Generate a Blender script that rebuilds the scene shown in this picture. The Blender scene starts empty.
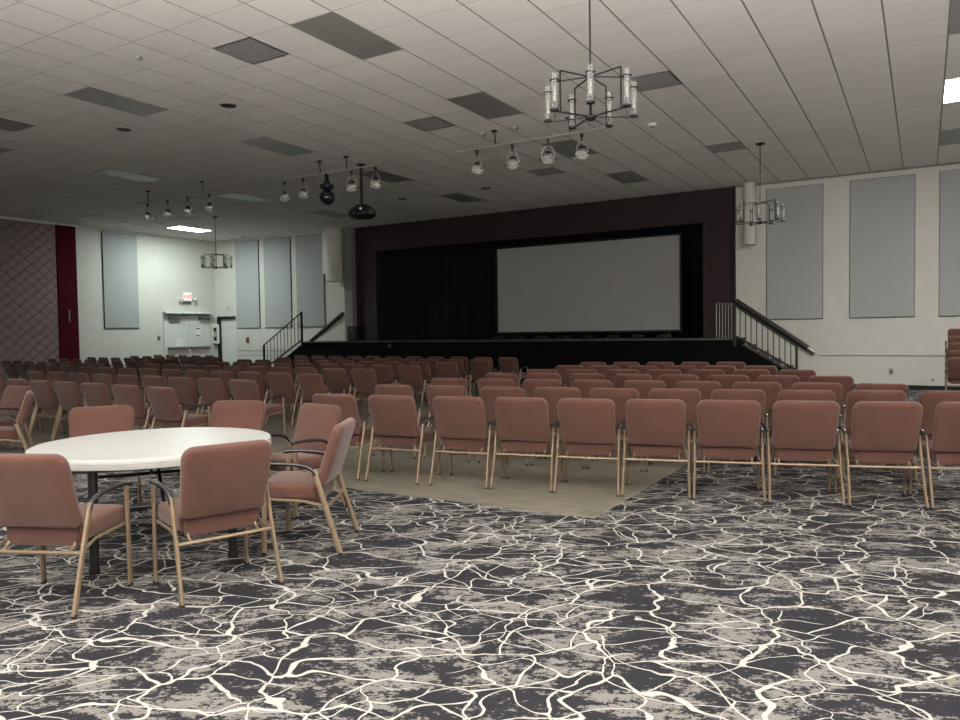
import bpy, bmesh, math, random
from math import sin, cos, pi, radians, hypot, atan2
from mathutils import Vector, Matrix
random.seed(7)
scene = bpy.context.scene
COL = scene.collection
CEIL = 5.25
TILE = 0.68531
GX, GY = -2.494, 5.30          # a corner of the ceiling grid
LX, BY = -24.17, 20.40         # left wall, back (stage) wall
RX, FY = 6.0, -7.0             # right wall, rear wall
SZ = 1.27                      # stage height

# ------------------------------------------------------------------ materials
def new_mat(name):
    m = bpy.data.materials.new(name); m.use_nodes = True
    nt = m.node_tree
    return m, nt, nt.nodes['Principled BSDF']

def mat(name, col, rough=0.6, metal=0.0, noise=0.0, nscale=30.0, bump=0.0, bscale=200.0, spec=0.5, emit=None, estr=0.0, trans=0.0, sheen=0.0, alpha=1.0):
    m, nt, b = new_mat(name)
    b.inputs['Base Color'].default_value = (*col, 1)
    b.inputs['Roughness'].default_value = rough
    b.inputs['Metallic'].default_value = metal
    b.inputs['Specular IOR Level'].default_value = spec
    b.inputs['Transmission Weight'].default_value = trans
    b.inputs['Sheen Weight'].default_value = sheen
    b.inputs['Alpha'].default_value = alpha
    if emit:
        b.inputs['Emission Color'].default_value = (*emit, 1); b.inputs['Emission Strength'].default_value = estr
    tc = nt.nodes.new('ShaderNodeTexCoord')
    if noise > 0:
        n = nt.nodes.new('ShaderNodeTexNoise'); n.inputs['Scale'].default_value = nscale; n.inputs['Detail'].default_value = 4
        nt.links.new(tc.outputs['Object'], n.inputs['Vector'])
        mp = nt.nodes.new('ShaderNodeMapRange'); mp.inputs['From Min'].default_value = .3; mp.inputs['From Max'].default_value = .7
        mp.inputs['To Min'].default_value = 1 - noise; mp.inputs['To Max'].default_value = 1 + noise
        nt.links.new(n.outputs['Fac'], mp.inputs['Value'])
        mx = nt.nodes.new('ShaderNodeVectorMath'); mx.operation = 'SCALE'; mx.inputs[0].default_value = col
        nt.links.new(mp.outputs['Result'], mx.inputs['Scale']); nt.links.new(mx.outputs['Vector'], b.inputs['Base Color'])
    if bump > 0:
        n2 = nt.nodes.new('ShaderNodeTexNoise'); n2.inputs['Scale'].default_value = bscale; n2.inputs['Detail'].default_value = 3
        nt.links.new(tc.outputs['Object'], n2.inputs['Vector'])
        bp = nt.nodes.new('ShaderNodeBump'); bp.inputs['Strength'].default_value = bump; bp.inputs['Distance'].default_value = .004
        nt.links.new(n2.outputs['Fac'], bp.inputs['Height']); nt.links.new(bp.outputs['Normal'], b.inputs['Normal'])
    return m

def mathn(nt, op, a, b=None, c=None, clamp=False):
    n = nt.nodes.new('ShaderNodeMath'); n.operation = op; n.use_clamp = clamp
    for i, v in enumerate((a, b, c)):
        if v is None: continue
        if isinstance(v, (int, float)): n.inputs[i].default_value = v
        else: nt.links.new(v, n.inputs[i])
    return n.outputs[0]

def smooth(nt, v, lo, hi, a=0.0, b=1.0):
    n = nt.nodes.new('ShaderNodeMapRange'); n.interpolation_type = 'SMOOTHSTEP'
    for i, x in zip(('From Min', 'From Max', 'To Min', 'To Max'), (lo, hi, a, b)):
        if isinstance(x, (int, float)): n.inputs[i].default_value = x
        else: nt.links.new(x, n.inputs[i])
    nt.links.new(v, n.inputs['Value'])
    return n.outputs['Result']

def mixc(nt, f, a, b):
    n = nt.nodes.new('ShaderNodeMix'); n.data_type = 'RGBA'
    if isinstance(f, (int, float)): n.inputs[0].default_value = f
    else: nt.links.new(f, n.inputs[0])
    for i, v in ((6, a), (7, b)):
        if isinstance(v, tuple): n.inputs[i].default_value = (*v, 1)
        else: nt.links.new(v, n.inputs[i])
    return n.outputs[2]

def mapping(nt, vec, scale=(1, 1, 1), rot=(0, 0, 0), loc=(0, 0, 0)):
    n = nt.nodes.new('ShaderNodeMapping'); n.inputs['Scale'].default_value = scale
    n.inputs['Rotation'].default_value = rot; n.inputs['Location'].default_value = loc
    nt.links.new(vec, n.inputs['Vector']); return n.outputs[0]

def noisen(nt, vec, scale, detail=3, rough=.5, out='Fac', dist=0.0):
    n = nt.nodes.new('ShaderNodeTexNoise'); n.inputs['Scale'].default_value = scale
    n.inputs['Detail'].default_value = detail; n.inputs['Roughness'].default_value = rough; n.inputs['Distortion'].default_value = dist
    nt.links.new(vec, n.inputs['Vector']); return n.outputs[out]

def carpet_material():
    m, nt, b = new_mat('vein_pattern_carpet')
    tc = nt.nodes.new('ShaderNodeTexCoord').outputs['Object']
    def warp(vec, scale, amt, det=2):
        c = noisen(nt, vec, scale, det, .5, 'Color')
        s = nt.nodes.new('ShaderNodeVectorMath'); s.operation = 'SUBTRACT'; nt.links.new(c, s.inputs[0]); s.inputs[1].default_value = (.5, .5, .5)
        k = nt.nodes.new('ShaderNodeVectorMath'); k.operation = 'SCALE'; nt.links.new(s.outputs[0], k.inputs[0]); k.inputs['Scale'].default_value = amt
        a = nt.nodes.new('ShaderNodeVectorMath'); a.operation = 'ADD'; nt.links.new(vec, a.inputs[0]); nt.links.new(k.outputs[0], a.inputs[1])
        return a.outputs[0]
    flat = mapping(nt, tc, scale=(1, 1, 0), rot=(0, 0, radians(-28)))
    def veins(scale, wlo, whi, seed, w1=.55, w2=.10):
        v = mapping(nt, flat, scale=(.82, 1.12, 1), loc=(seed, seed * .7, 0))
        v = warp(v, 1.5, w1, 1); v = warp(v, 3.8, .22, 1); v = warp(v, 9.0, w2, 2)
        vo = nt.nodes.new('ShaderNodeTexVoronoi'); vo.feature = 'DISTANCE_TO_EDGE'; vo.voronoi_dimensions = '2D'
        vo.inputs['Scale'].default_value = scale; vo.inputs['Randomness'].default_value = 1.0
        nt.links.new(v, vo.inputs['Vector'])
        wn = noisen(nt, mapping(nt, flat, loc=(seed, 3, 0)), 2.6, 2)
        w = smooth(nt, wn, .3, .75, wlo, whi)
        e = mathn(nt, 'MULTIPLY', w, 1.35)
        r = smooth(nt, vo.outputs['Distance'], w, e, 1.0, 0.0)
        return r
    v1 = veins(3.1, .0135, .019, 0.0, .5, .045)
    v2 = veins(4.3, .0125, .018, 11.3, .42, .045)
    mask = smooth(nt, noisen(nt, mapping(nt, flat, loc=(5, 1, 0)), 1.1, 1),   .41, .46)
    v2 = mathn(nt, 'MULTIPLY', v2, mask)
    v = mathn(nt, 'MAXIMUM', v1, v2)
    # blotches
    bl = noisen(nt, mapping(nt, flat, scale=(1.0, 1.7, 1)), 2.3, 3, .6)
    fine = noisen(nt, mapping(nt, flat, scale=(1.0, 1.7, 1)), 11.0, 8, .72)
    bl = smooth(nt, bl, .34, .66); fine = smooth(nt, fine, .36, .64); speck = smooth(nt, noisen(nt, mapping(nt, flat, scale=(1.0, 1.5, 1)), 42.0, 4, .7), .34, .66)
    t = mathn(nt, 'ADD', mathn(nt, 'MULTIPLY', bl, .42), mathn(nt, 'MULTIPLY', fine, .40)); t = mathn(nt, 'ADD', t, mathn(nt, 'MULTIPLY', speck, .30))
    patch = smooth(nt, t, .60, .69)
    fib = noisen(nt, flat, 260.0, 2)
    dark = mixc(nt, fib, (.012, .0125, .0155), (.026, .027, .032))
    light = mixc(nt, fib, (.105, .101, .098), (.215, .206, .198))
    c = mixc(nt, patch, dark, light)
    c = mixc(nt, v, c, (.42, .418, .39))
    nt.links.new(c, b.inputs['Base Color'])
    b.inputs['Roughness'].default_value = .95; b.inputs['Specular IOR Level'].default_value = .1
    bp = nt.nodes.new('ShaderNodeBump'); bp.inputs['Strength'].default_value = .35; bp.inputs['Distance'].default_value = .004
    h = mathn(nt, 'ADD', fib, mathn(nt, 'MULTIPLY', v, .7))
    nt.links.new(h, bp.inputs['Height']); nt.links.new(bp.outputs['Normal'], b.inputs['Normal'])
    return m

def wood_material():
    m, nt, b = new_mat('taupe_vinyl_plank')
    tc = nt.nodes.new('ShaderNodeTexCoord').outputs['Object']
    br = nt.nodes.new('ShaderNodeTexBrick'); br.offset = .37; br.inputs['Scale'].default_value = 1.0
    br.inputs['Brick Width'].default_value = 1.22; br.inputs['Row Height'].default_value = .18; br.inputs['Mortar Size'].default_value = .0012
    br.inputs['Color1'].default_value = (0, 0, 0, 1); br.inputs['Color2'].default_value = (1, 1, 1, 1); br.inputs['Mortar'].default_value = (.5, .5, .5, 1)
    nt.links.new(tc, br.inputs['Vector'])
    g = noisen(nt, mapping(nt, tc, scale=(1.3, 16, 1)), 2.2, 6, .62, dist=.5)
    base = mixc(nt, smooth(nt, g, .3, .72), (.135, .128, .103), (.26, .25, .205))
    tint = mixc(nt, br.outputs['Color'], (.80, .80, .80), (1.12, 1.1, 1.08))
    mm = nt.nodes.new('ShaderNodeMix'); mm.data_type = 'RGBA'; mm.blend_type = 'MULTIPLY'; mm.inputs[0].default_value = 1
    nt.links.new(base, mm.inputs[6]); nt.links.new(tint, mm.inputs[7])
    c = mixc(nt, mathn(nt, 'MULTIPLY', br.outputs['Fac'], .7), mm.outputs[2], (.03, .027, .02))
    nt.links.new(c, b.inputs['Base Color']); b.inputs['Roughness'].default_value = .38; b.inputs['Specular IOR Level'].default_value = .4
    return m

def ceiling_material():
    m, nt, b = new_mat('acoustic_ceiling_tile')
    tc = nt.nodes.new('ShaderNodeTexCoord').outputs['Object']
    sp = nt.nodes.new('ShaderNodeSeparateXYZ'); nt.links.new(tc, sp.inputs[0])
    n = noisen(nt, tc, 160, 2)
    # tile to tile tone
    wn = nt.nodes.new('ShaderNodeTexWhiteNoise'); wn.noise_dimensions = '2D'
    fl = nt.nodes.new('ShaderNodeVectorMath'); fl.operation = 'FLOOR'
    ad = nt.nodes.new('ShaderNodeVectorMath'); ad.operation = 'SUBTRACT'; nt.links.new(tc, ad.inputs[0]); ad.inputs[1].default_value = (GX - 400 * TILE, GY - 400 * TILE, 0)
    dv = nt.nodes.new('ShaderNodeVectorMath'); dv.operation = 'SCALE'; dv.inputs['Scale'].default_value = 1 / TILE
    nt.links.new(ad.outputs[0], dv.inputs[0]); nt.links.new(dv.outputs[0], fl.inputs[0]); nt.links.new(fl.outputs[0], wn.inputs['Vector'])
    tone = mixc(nt, wn.outputs['Value'], (.74, .715, .68), (.785, .76, .725))
    c = mixc(nt, smooth(nt, n, .35, .42, .18, 0), tone, (.35, .34, .32))
    nt.links.new(c, b.inputs['Base Color']); b.inputs['Roughness'].default_value = .9; b.inputs['Specular IOR Level'].default_value = .15
    bp = nt.nodes.new('ShaderNodeBump'); bp.inputs['Strength'].default_value = .25; bp.inputs['Distance'].default_value = .002
    nt.links.new(n, bp.inputs['Height']); nt.links.new(bp.outputs['Normal'], b.inputs['Normal'])
    return m

def fabric_material(name, col, col2, weave=900):
    m, nt, b = new_mat(name)
    tc = nt.nodes.new('ShaderNodeTexCoord').outputs['Object']
    n = noisen(nt, tc, 420, 2); n2 = noisen(nt, tc, 5, 2)
    c = mixc(nt, smooth(nt, n, .3, .7), col, col2)
    mm = nt.nodes.new('ShaderNodeVectorMath'); mm.operation = 'SCALE'; nt.links.new(c, mm.inputs[0])
    nt.links.new(smooth(nt, n2, .3, .7, .92, 1.07), mm.inputs['Scale'])
    nt.links.new(mm.outputs[0], b.inputs['Base Color'])
    b.inputs['Roughness'].default_value = .85; b.inputs['Specular IOR Level'].default_value = .2
    b.inputs['Sheen Weight'].default_value = .22; b.inputs['Sheen Roughness'].default_value = .5
    bp = nt.nodes.new('ShaderNodeBump'); bp.inputs['Strength'].default_value = .3; bp.inputs['Distance'].default_value = .002
    nt.links.new(n, bp.inputs['Height']); nt.links.new(bp.outputs['Normal'], b.inputs['Normal'])
    return m

M = {}
M['carpet'] = carpet_material()
M['wood'] = wood_material()
M['ceiling'] = ceiling_material()
M['fabric'] = fabric_material('terracotta_weave', (.073, .032, .0235), (.106, .049, .0365))
M['seatback'] = fabric_material('terracotta_weave_shaded', (.062, .028, .022), (.090, .042, .034))  # darker copy of the weave: shade under the backrest put into the colour
M['gold'] = mat('champagne_metal', (.215, .158, .105), .42, .35, noise=.08, nscale=20)
M['blackarm'] = mat('black_polymer', (.012, .013, .016), .22, spec=.6)
M['blackmetal'] = mat('black_metal', (.012, .012, .013), .45, .3)
M['rubber'] = mat('black_rubber', (.01, .01, .01), .8)
M['wall'] = mat('cream_wall_paint', (.60, .585, .54), .75, noise=.03, nscale=3, bump=.15, bscale=60)
M['walldk'] = mat('grey_trim_pier_shade', (.21, .21, .20), .75, noise=.03, nscale=3, bump=.1, bscale=60)  # grey of the crown trim; on the pier it stands for shade
M['panel'] = mat('grey_acoustic_fabric', (.37, .38, .38), .95, noise=.04, nscale=90, bump=.4, bscale=300)
M['maroon'] = mat('maroon_paint', (.058, .004, .011), .9, spec=.1, noise=.08, nscale=4, bump=.1, bscale=80)
M['maroonwall'] = mat('dark_maroon_wall', (.018, .006, .008), .75, noise=.15, nscale=2, bump=.2, bscale=40)
M['black'] = mat('matte_black', (.008, .009, .010), .85, noise=.3, nscale=3)
M['velvet'] = mat('black_drape', (.006, .007, .010), .95)
M['apron'] = mat('black_apron', (.003, .0036, .004), .9, spec=.1)
M['lip'] = mat('worn_stage_edge', (.045, .045, .042), .6, noise=.3, nscale=6)
M['stagefloor'] = mat('black_stage_floor', (.02, .02, .02), .5, noise=.2, nscale=5)
M['screen'] = mat('projection_screen', (.37, .37, .36), .9, noise=.02, nscale=2)
M['white'] = mat('white_plastic', (.75, .75, .72), .4)
M['tabletop'] = mat('white_laminate', (.60, .615, .60), .35, noise=.02, nscale=8)
M['offwhite'] = mat('white_paint', (.68, .68, .64), .55)
M['alu'] = mat('brushed_aluminium', (.22, .225, .22), .35, .85, noise=.1, nscale=30)
M['chrome'] = mat('chrome', (.7, .7, .7), .12, 1.0)
M['lensoff'] = mat('grey_prismatic_lens', (.24, .24, .225), .34, noise=.10, nscale=25, bump=.5, bscale=70)
M['ventgrey'] = mat('grey_vent', (.24, .24, .23), .6, noise=.10, nscale=25)
M['grille'] = mat('black_grille', (.012, .012, .012), .6)
M['signred'] = mat('red_letters', (.75, .10, .09), .5, emit=(1, .15, .12), estr=.35)
M['signface'] = mat('sign_face', (.85, .78, .75), .5, emit=(1, .72, .68), estr=.35)
M['paper'] = mat('paper', (.8, .8, .8), .8)
M['ink'] = mat('black_ink', (.02, .02, .02), .7)
M['wire'] = mat('pale_wire', (.33, .32, .29), .4, .3)
M['bulb'] = mat('reflector_bowl', (.80, .79, .74), .12, 0, spec=.8, trans=.72)
def glass_mat():
    m, nt, b = new_mat('clear_ribbed_glass')
    b.inputs['Base Color'].default_value = (.93, .94, .92, 1); b.inputs['Roughness'].default_value = .06
    b.inputs['Transmission Weight'].default_value = .93; b.inputs['IOR'].default_value = 1.45
    tc = nt.nodes.new('ShaderNodeTexCoord').outputs['Object']
    n = noisen(nt, mapping(nt, tc, scale=(1, 1, .4)), 60, 2)
    bp = nt.nodes.new('ShaderNodeBump'); bp.inputs['Strength'].default_value = .5; bp.inputs['Distance'].default_value = .004
    nt.links.new(n, bp.inputs['Height']); nt.links.new(bp.outputs['Normal'], b.inputs['Normal'])
    return m
M['glass'] = glass_mat()
def quilt_mat():
    m, nt, b = new_mat('mauve_quilted_panel')
    tc = nt.nodes.new('ShaderNodeTexCoord').outputs['Object']
    sp = nt.nodes.new('ShaderNodeSeparateXYZ'); nt.links.new(tc, sp.inputs[0])
    # diamonds in the plane of the wall (y, z)
    u = mathn(nt, 'ADD', mathn(nt, 'MULTIPLY', sp.outputs[1], 2.6), mathn(nt, 'MULTIPLY', sp.outputs[2], 3.0))
    w = mathn(nt, 'SUBTRACT', mathn(nt, 'MULTIPLY', sp.outputs[1], 2.6), mathn(nt, 'MULTIPLY', sp.outputs[2], 3.0))
    def ridge(v):
        f = mathn(nt, 'FRACT', mathn(nt, 'ADD', v, 200.0)); return mathn(nt, 'ABSOLUTE', mathn(nt, 'SUBTRACT', f, .5))
    a, c = ridge(u), ridge(w)
    seam = mathn(nt, 'MAXIMUM', mathn(nt, 'MULTIPLY', smooth(nt, a, .44, .5), .25), smooth(nt, c, .40, .5))
    n = noisen(nt, tc, 14, 4)
    col = mixc(nt, smooth(nt, n, .3, .7), (.19, .132, .134), (.25, .182, .182))
    col = mixc(nt, mathn(nt, 'MULTIPLY', seam, .35), col, (.045, .028, .030))
    nt.links.new(col, b.inputs['Base Color']); b.inputs['Roughness'].default_value = .6
    h = mathn(nt, 'SUBTRACT', 1.0, mathn(nt, 'ADD', mathn(nt, 'MULTIPLY', mathn(nt, 'POWER', mathn(nt, 'MULTIPLY', a, 2), 3), .45), mathn(nt, 'POWER', mathn(nt, 'MULTIPLY', c, 2), 3)))
    bp = nt.nodes.new('ShaderNodeBump'); bp.inputs['Strength'].default_value = 1.0; bp.inputs['Distance'].default_value = .03
    nt.links.new(h, bp.inputs['Height']); nt.links.new(bp.outputs['Normal'], b.inputs['Normal'])
    return m
M['quilt'] = quilt_mat()

# ------------------------------------------------------------------ mesh helpers
def link(name, bm, m, parent=None, smoothed=False, loc=None, rz=0.0):
    me = bpy.data.meshes.new(name)
    bmesh.ops.recalc_face_normals(bm, faces=bm.faces)
    bm.to_mesh(me); bm.free()
    for mm in (m if isinstance(m, (list, tuple)) else [m]): me.materials.append(mm)
    if smoothed:
        for p in me.polygons: p.use_smooth = True
    o = bpy.data.objects.new(name, me); COL.objects.link(o)
    if parent is not None: o.parent = parent
    if loc is not None: o.location = loc
    if rz: o.rotation_euler = (0, 0, rz)
    if smoothed:
        try: me.set_sharp_from_angle(angle=radians(40))
        except Exception: pass
    return o

def tag(o, label=None, cat=None, group=None, kind=None):
    if label: o['label'] = label
    if cat: o['category'] = cat
    if group: o['group'] = group
    if kind: o['kind'] = kind
    return o

def thing(name, loc, rz=0.0, label=None, cat=None, group=None):
    o = bpy.data.objects.new(name, None); COL.objects.link(o)
    o.location = loc; o.rotation_euler = (0, 0, rz); o.empty_display_size = .1
    return tag(o, label, cat, group)

def box(bm, x0, x1, y0, y1, z0, z1, bev=0.0, mi=0, mtx=None):
    r = bmesh.ops.create_cube(bm, size=1.0)
    vs = r['verts']
    bmesh.ops.transform(bm, matrix=Matrix.Translation(((x0+x1)/2, (y0+y1)/2, (z0+z1)/2)) @ Matrix.Diagonal((abs(x1-x0), abs(y1-y0), abs(z1-z0), 1)), verts=vs)
    if mtx is not None: bmesh.ops.transform(bm, matrix=mtx, verts=vs)
    fs = {f for v in vs for f in v.link_faces}
    for f in fs: f.material_index = mi
    if bev > 0:
        es = list({e for v in vs for e in v.link_edges})
        bmesh.ops.bevel(bm, geom=es, offset=bev, segments=2, affect='EDGES', profile=.5)

def cyl(bm, p0, p1, r0, r1=None, seg=14, mi=0, caps=True):
    p0, p1 = Vector(p0), Vector(p1); r1 = r0 if r1 is None else r1
    d = p1 - p0; q = d.to_track_quat('Z', 'Y').to_matrix().to_4x4()
    r = bmesh.ops.create_cone(bm, cap_ends=caps, segments=seg, radius1=r0, radius2=r1, depth=d.length, matrix=Matrix.Translation((p0+p1)/2) @ q)
    for f in {f for v in r['verts'] for f in v.link_faces}: f.material_index = mi

def lathe(bm, prof, c=(0, 0, 0), seg=20, closed=False):
    rings = []
    for (r, z) in prof:
        if r < 1e-6: rings.append([bm.verts.new((c[0], c[1], c[2]+z))])
        else: rings.append([bm.verts.new((c[0]+r*cos(2*pi*k/seg), c[1]+r*sin(2*pi*k/seg), c[2]+z)) for k in range(seg)])
    for a, b in zip(rings, rings[1:]):
        for k in range(seg):
            k2 = (k+1) % seg
            if len(a) == 1 and len(b) == 1: continue
            if len(a) == 1: bm.faces.new((a[0], b[k2], b[k]))
            elif len(b) == 1: bm.faces.new((a[k], a[k2], b[0]))
            else: bm.faces.new((a[k], a[k2], b[k2], b[k]))

def catmull(pts, n=6):
    P = [Vector(p) for p in pts]; P = [2*P[0]-P[1]] + P + [2*P[-1]-P[-2]]
    out = []
    for i in range(1, len(P)-2):
        for k in range(n):
            t = k/n; a, b, c, d = P[i-1], P[i], P[i+1], P[i+2]
            out.append(.5*((2*b)+(c-a)*t+(2*a-5*b+4*c-d)*t*t+(3*b-a-3*c+d)*t**3))
    out.append(P[-2]); return out

def tube(bm, pts, ra, rb=None, seg=10, side=(1, 0, 0), closed=False):
    """sweep an oval: ra along the side vector, rb across it"""
    rb = ra if rb is None else rb
    P = [Vector(p) for p in pts]; n = len(P); rings = []
    for i, p in enumerate(P):
        if closed: t = (P[(i+1) % n]-P[i-1]).normalized()
        else: t = (P[min(i+1, n-1)]-P[max(i-1, 0)]).normalized()
        s = Vector(side); s = (s - t*s.dot(t)); s = s.normalized() if s.length > 1e-4 else t.orthogonal().normalized()
        u = t.cross(s)
        rings.append([bm.verts.new(p + s*ra*cos(2*pi*k/seg) + u*rb*sin(2*pi*k/seg)) for k in range(seg)])
    prs = list(zip(rings, rings[1:])) + ([(rings[-1], rings[0])] if closed else [])
    for a, b in prs:
        for k in range(seg): bm.faces.new((a[k], a[(k+1) % seg], b[(k+1) % seg], b[k]))
    if not closed:
        bm.faces.new(rings[0]); bm.faces.new(rings[-1])

def cushion(bm, outline, t, r, crown=0.0, xform=None):
    """pillow with a closed 2D outline (u, v); thickness t along w; edge roundness r"""
    def inset(pts, d):
        n = len(pts); o = []
        for i in range(n):
            a, b, c = Vector(pts[i-1]), Vector(pts[i]), Vector(pts[(i+1) % n])
            e1 = (b-a).normalized(); e2 = (c-b).normalized()
            nn = Vector((-(e1+e2).y, (e1+e2).x)); nn.normalize()
            o.append(b + nn*d)
        return o
    rings = []; K = 5
    us = [p[0] for p in outline]; vs_ = [p[1] for p in outline]
    cu, cv = (min(us)+max(us))/2, (min(vs_)+max(vs_))/2
    hu, hv = (max(us)-min(us))/2, (max(vs_)-min(vs_))/2
    def add(pts, w, k=0.0):
        ring = []
        for p in pts:
            q = (1 - ((p[0]-cu)/hu)**2)*(1 - ((p[1]-cv)/hv)**2) if k else 0
            ring.append(bm.verts.new((p[0], p[1], w + k*crown*max(q, 0))))
        rings.append(ring)
    def scl(pts, s): return [Vector((cu+(p[0]-cu)*s, cv+(p[1]-cv)*s)) for p in pts]
    base = [Vector(p) for p in outline]
    inn = inset(base, r)
    for s in (.35, .7): add(scl(inn, s), -t/2, -1)
    for i in range(K+1):
        a = pi/2*i/K; add(inset(base, r*(1-sin(a))), -(t/2-r) - r*cos(a) if t/2 > r else -(t/2)*cos(a), -1 if i == 0 else 0)
    for i in range(K+1):
        a = pi/2*(1-i/K); add(inset(base, r*(1-sin(a))), (t/2-r) + r*cos(a) if t/2 > r else (t/2)*cos(a), 1 if i == K else 0)
    for s in (.7, .35): add(scl(inn, s), t/2, 1)
    n = len(outline)
    for a, b in zip(rings, rings[1:]):
        for k in range(n): bm.faces.new((a[k], a[(k+1) % n], b[(k+1) % n], b[k]))
    bm.faces.new(rings[0]); bm.faces.new(rings[-1])
    if xform:
        for v in bm.verts: v.co = Vector(xform(*v.co))

def round_outline(w_bot, w_top, v0, v1, r_bot, r_top, n=6):
    """counter-clockwise rounded trapezium"""
    pts = []
    def arc(cx, cy, r, a0):
        for i in range(n+1):
            a = a0 + pi/2*i/n; pts.append((cx+r*cos(a), cy+r*sin(a)))
    hb, ht = w_bot/2, w_top/2
    arc(-hb+r_bot, v0+r_bot, r_bot, pi); arc(hb-r_bot, v0+r_bot, r_bot, 1.5*pi)
    m = 5
    for i in range(1, m): pts.append((hb+(ht-hb)*i/m, v0+r_bot+(v1-r_top-v0-r_bot)*i/m))
    arc(ht-r_top, v1-r_top, r_top, 0); 
    for i in range(1, m): pts.append((ht-r_top-(2*ht-2*r_top)*i/m, v1))
    arc(-ht+r_top, v1-r_top, r_top, .5*pi)
    for i in range(1, m): pts.append((-ht+(ht-hb)*i/m, v1-r_top-(v1-r_top-v0-r_bot)*i/m))
    # drop near-duplicates
    out = []
    for p in pts:
        if not out or hypot(p[0]-out[-1][0], p[1]-out[-1][1]) > 1e-4: out.append(p)
    if hypot(out[0][0]-out[-1][0], out[0][1]-out[-1][1]) < 1e-4: out.pop()
    return out

def copy_tree(o, parent=None):
    c = o.copy(); COL.objects.link(c)
    if parent is not None: c.parent = parent
    for ch in KIDS.get(o.name, []):
        copy_tree(ch, c)
    return c
KIDS = {}
def register(root):
    for o in bpy.data.objects:
        if o.parent is not None: KIDS.setdefault(o.parent.name, [])
    KIDS[root.name] = [o for o in bpy.data.objects if o.parent == root]
    for k in KIDS[root.name]: KIDS[k.name] = [o for o in bpy.data.objects if o.parent == k]

def struct(name, bm, m, parent=None):
    o = link(name, bm, m, parent)
    if parent is None: tag(o, kind='structure')
    return o

def text_mesh(name, body, size, m, parent, loc, rot, depth=.004):
    cu = bpy.data.curves.new(name, 'FONT'); cu.body = body; cu.size = size; cu.extrude = depth
    cu.align_x = 'CENTER'; cu.align_y = 'CENTER'; cu.offset = .001
    t = bpy.data.objects.new(name + '_tmp', cu); COL.objects.link(t)
    bpy.context.view_layer.update()
    me = bpy.data.meshes.new_from_object(t.evaluated_get(bpy.context.evaluated_depsgraph_get()))
    bpy.data.objects.remove(t); bpy.data.curves.remove(cu)
    me.materials.clear(); me.materials.append(m); me.name = name
    o = bpy.data.objects.new(name, me); COL.objects.link(o); o.parent = parent; o.location = loc; o.rotation_euler = rot
    return o

# ------------------------------------------------------------------ room shell
WY, WX0, WX1 = 5.51, -17.2, -2.25          # plank walkway area
bm = bmesh.new()
box(bm, LX, RX, FY, WY, -.12, 0); box(bm, WX1, RX, WY, BY, -.12, 0); box(bm, LX, WX0, WY, 20.0, -.12, 0); box(bm, LX, WX0, 20.0, BY, -.12, 0)
struct('floor', bm, M['carpet'])
bm = bmesh.new(); box(bm, WX0, WX1, WY, BY, -.12, 0)
struct('floor_planks', bm, M['wood'])
M['tbar'] = mat('ceiling_reveal', (.27, .255, .235), .8)
bm = bmesh.new(); box(bm, LX-.3, RX+.3, FY-.3, BY+5, CEIL+.008, CEIL+.15, mi=1)
gx, gy, dz = .011, .004, .008           # half gaps between tiles, tile depth
for i in range(-33, 14):
    for j in range(-19, 30):
        xa = max(GX+i*TILE+gx, LX); xb = min(GX+(i+1)*TILE-gx, RX); ya = max(GY+j*TILE+gy, FY); yb = min(GY+(j+1)*TILE-gy, BY+4.6)
        if xb-xa < .03 or yb-ya < .03: continue
        lo = [bm.verts.new(p) for p in ((xa, ya, CEIL), (xb, ya, CEIL), (xb, yb, CEIL), (xa, yb, CEIL))]
        hi = [bm.verts.new((v.co.x, v.co.y, CEIL+dz+.002)) for v in lo]
        bm.faces.new(lo[::-1])
        for k in range(4): bm.faces.new((lo[k], lo[(k+1) % 4], hi[(k+1) % 4], hi[k])).material_index = 1
struct('ceiling', bm, [M['ceiling'], M['tbar']])
bm = bmesh.new(); box(bm, LX-.2, LX, FY, 20.19, -.12, CEIL); struct('wall_left', bm, M['wall'])
bm = bmesh.new(); box(bm, RX, RX+.2, FY, BY+.2, -.12, CEIL); struct('wall_right', bm, M['wall'])
bm = bmesh.new(); box(bm, LX-.2, RX+.2, FY-.2, FY, -.12, CEIL); struct('wall_rear', bm, M['wall'])
WA = (LX, 20.0); WANG = radians(3.489); WLEN = 6.572
def on_wall(s_, z=0.0, off=0.0): return (WA[0]+s_*cos(WANG)+off*sin(WANG), WA[1]+s_*sin(WANG)-off*cos(WANG), z)
WM = Matrix.Translation((WA[0], WA[1], 0)) @ Matrix.Rotation(WANG, 4, 'Z')
PX0, PX1 = -17.25, -4.29                      # proscenium wall
DX0, DX1 = .15, 1.09                          # black framed doorway, along the skewed wall
bm = bmesh.new()
box(bm, -.2, DX0, 0, .2, -.12, CEIL, mtx=WM); box(bm, DX1, WLEN, 0, .2, -.12, CEIL, mtx=WM); box(bm, DX0, DX1, 0, .2, 2.27, CEIL, mtx=WM)
struct('wall_back_left', bm, M['wall'])
bm = bmesh.new(); box(bm, PX1, RX, BY, BY+.2, -.12, CEIL); struct('wall_back_right', bm, M['wall'])
OX0, OX1, OZ = -16.35, -5.12, 4.38            # stage opening
bm = bmesh.new()
box(bm, PX0, OX0, BY, BY+.2, 0, CEIL); box(bm, OX1, PX1, BY, BY+.2, 0, CEIL); box(bm, OX0, OX1, BY, BY+.2, OZ, CEIL)
struct('wall_proscenium', bm, M['maroonwall'])
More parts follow.
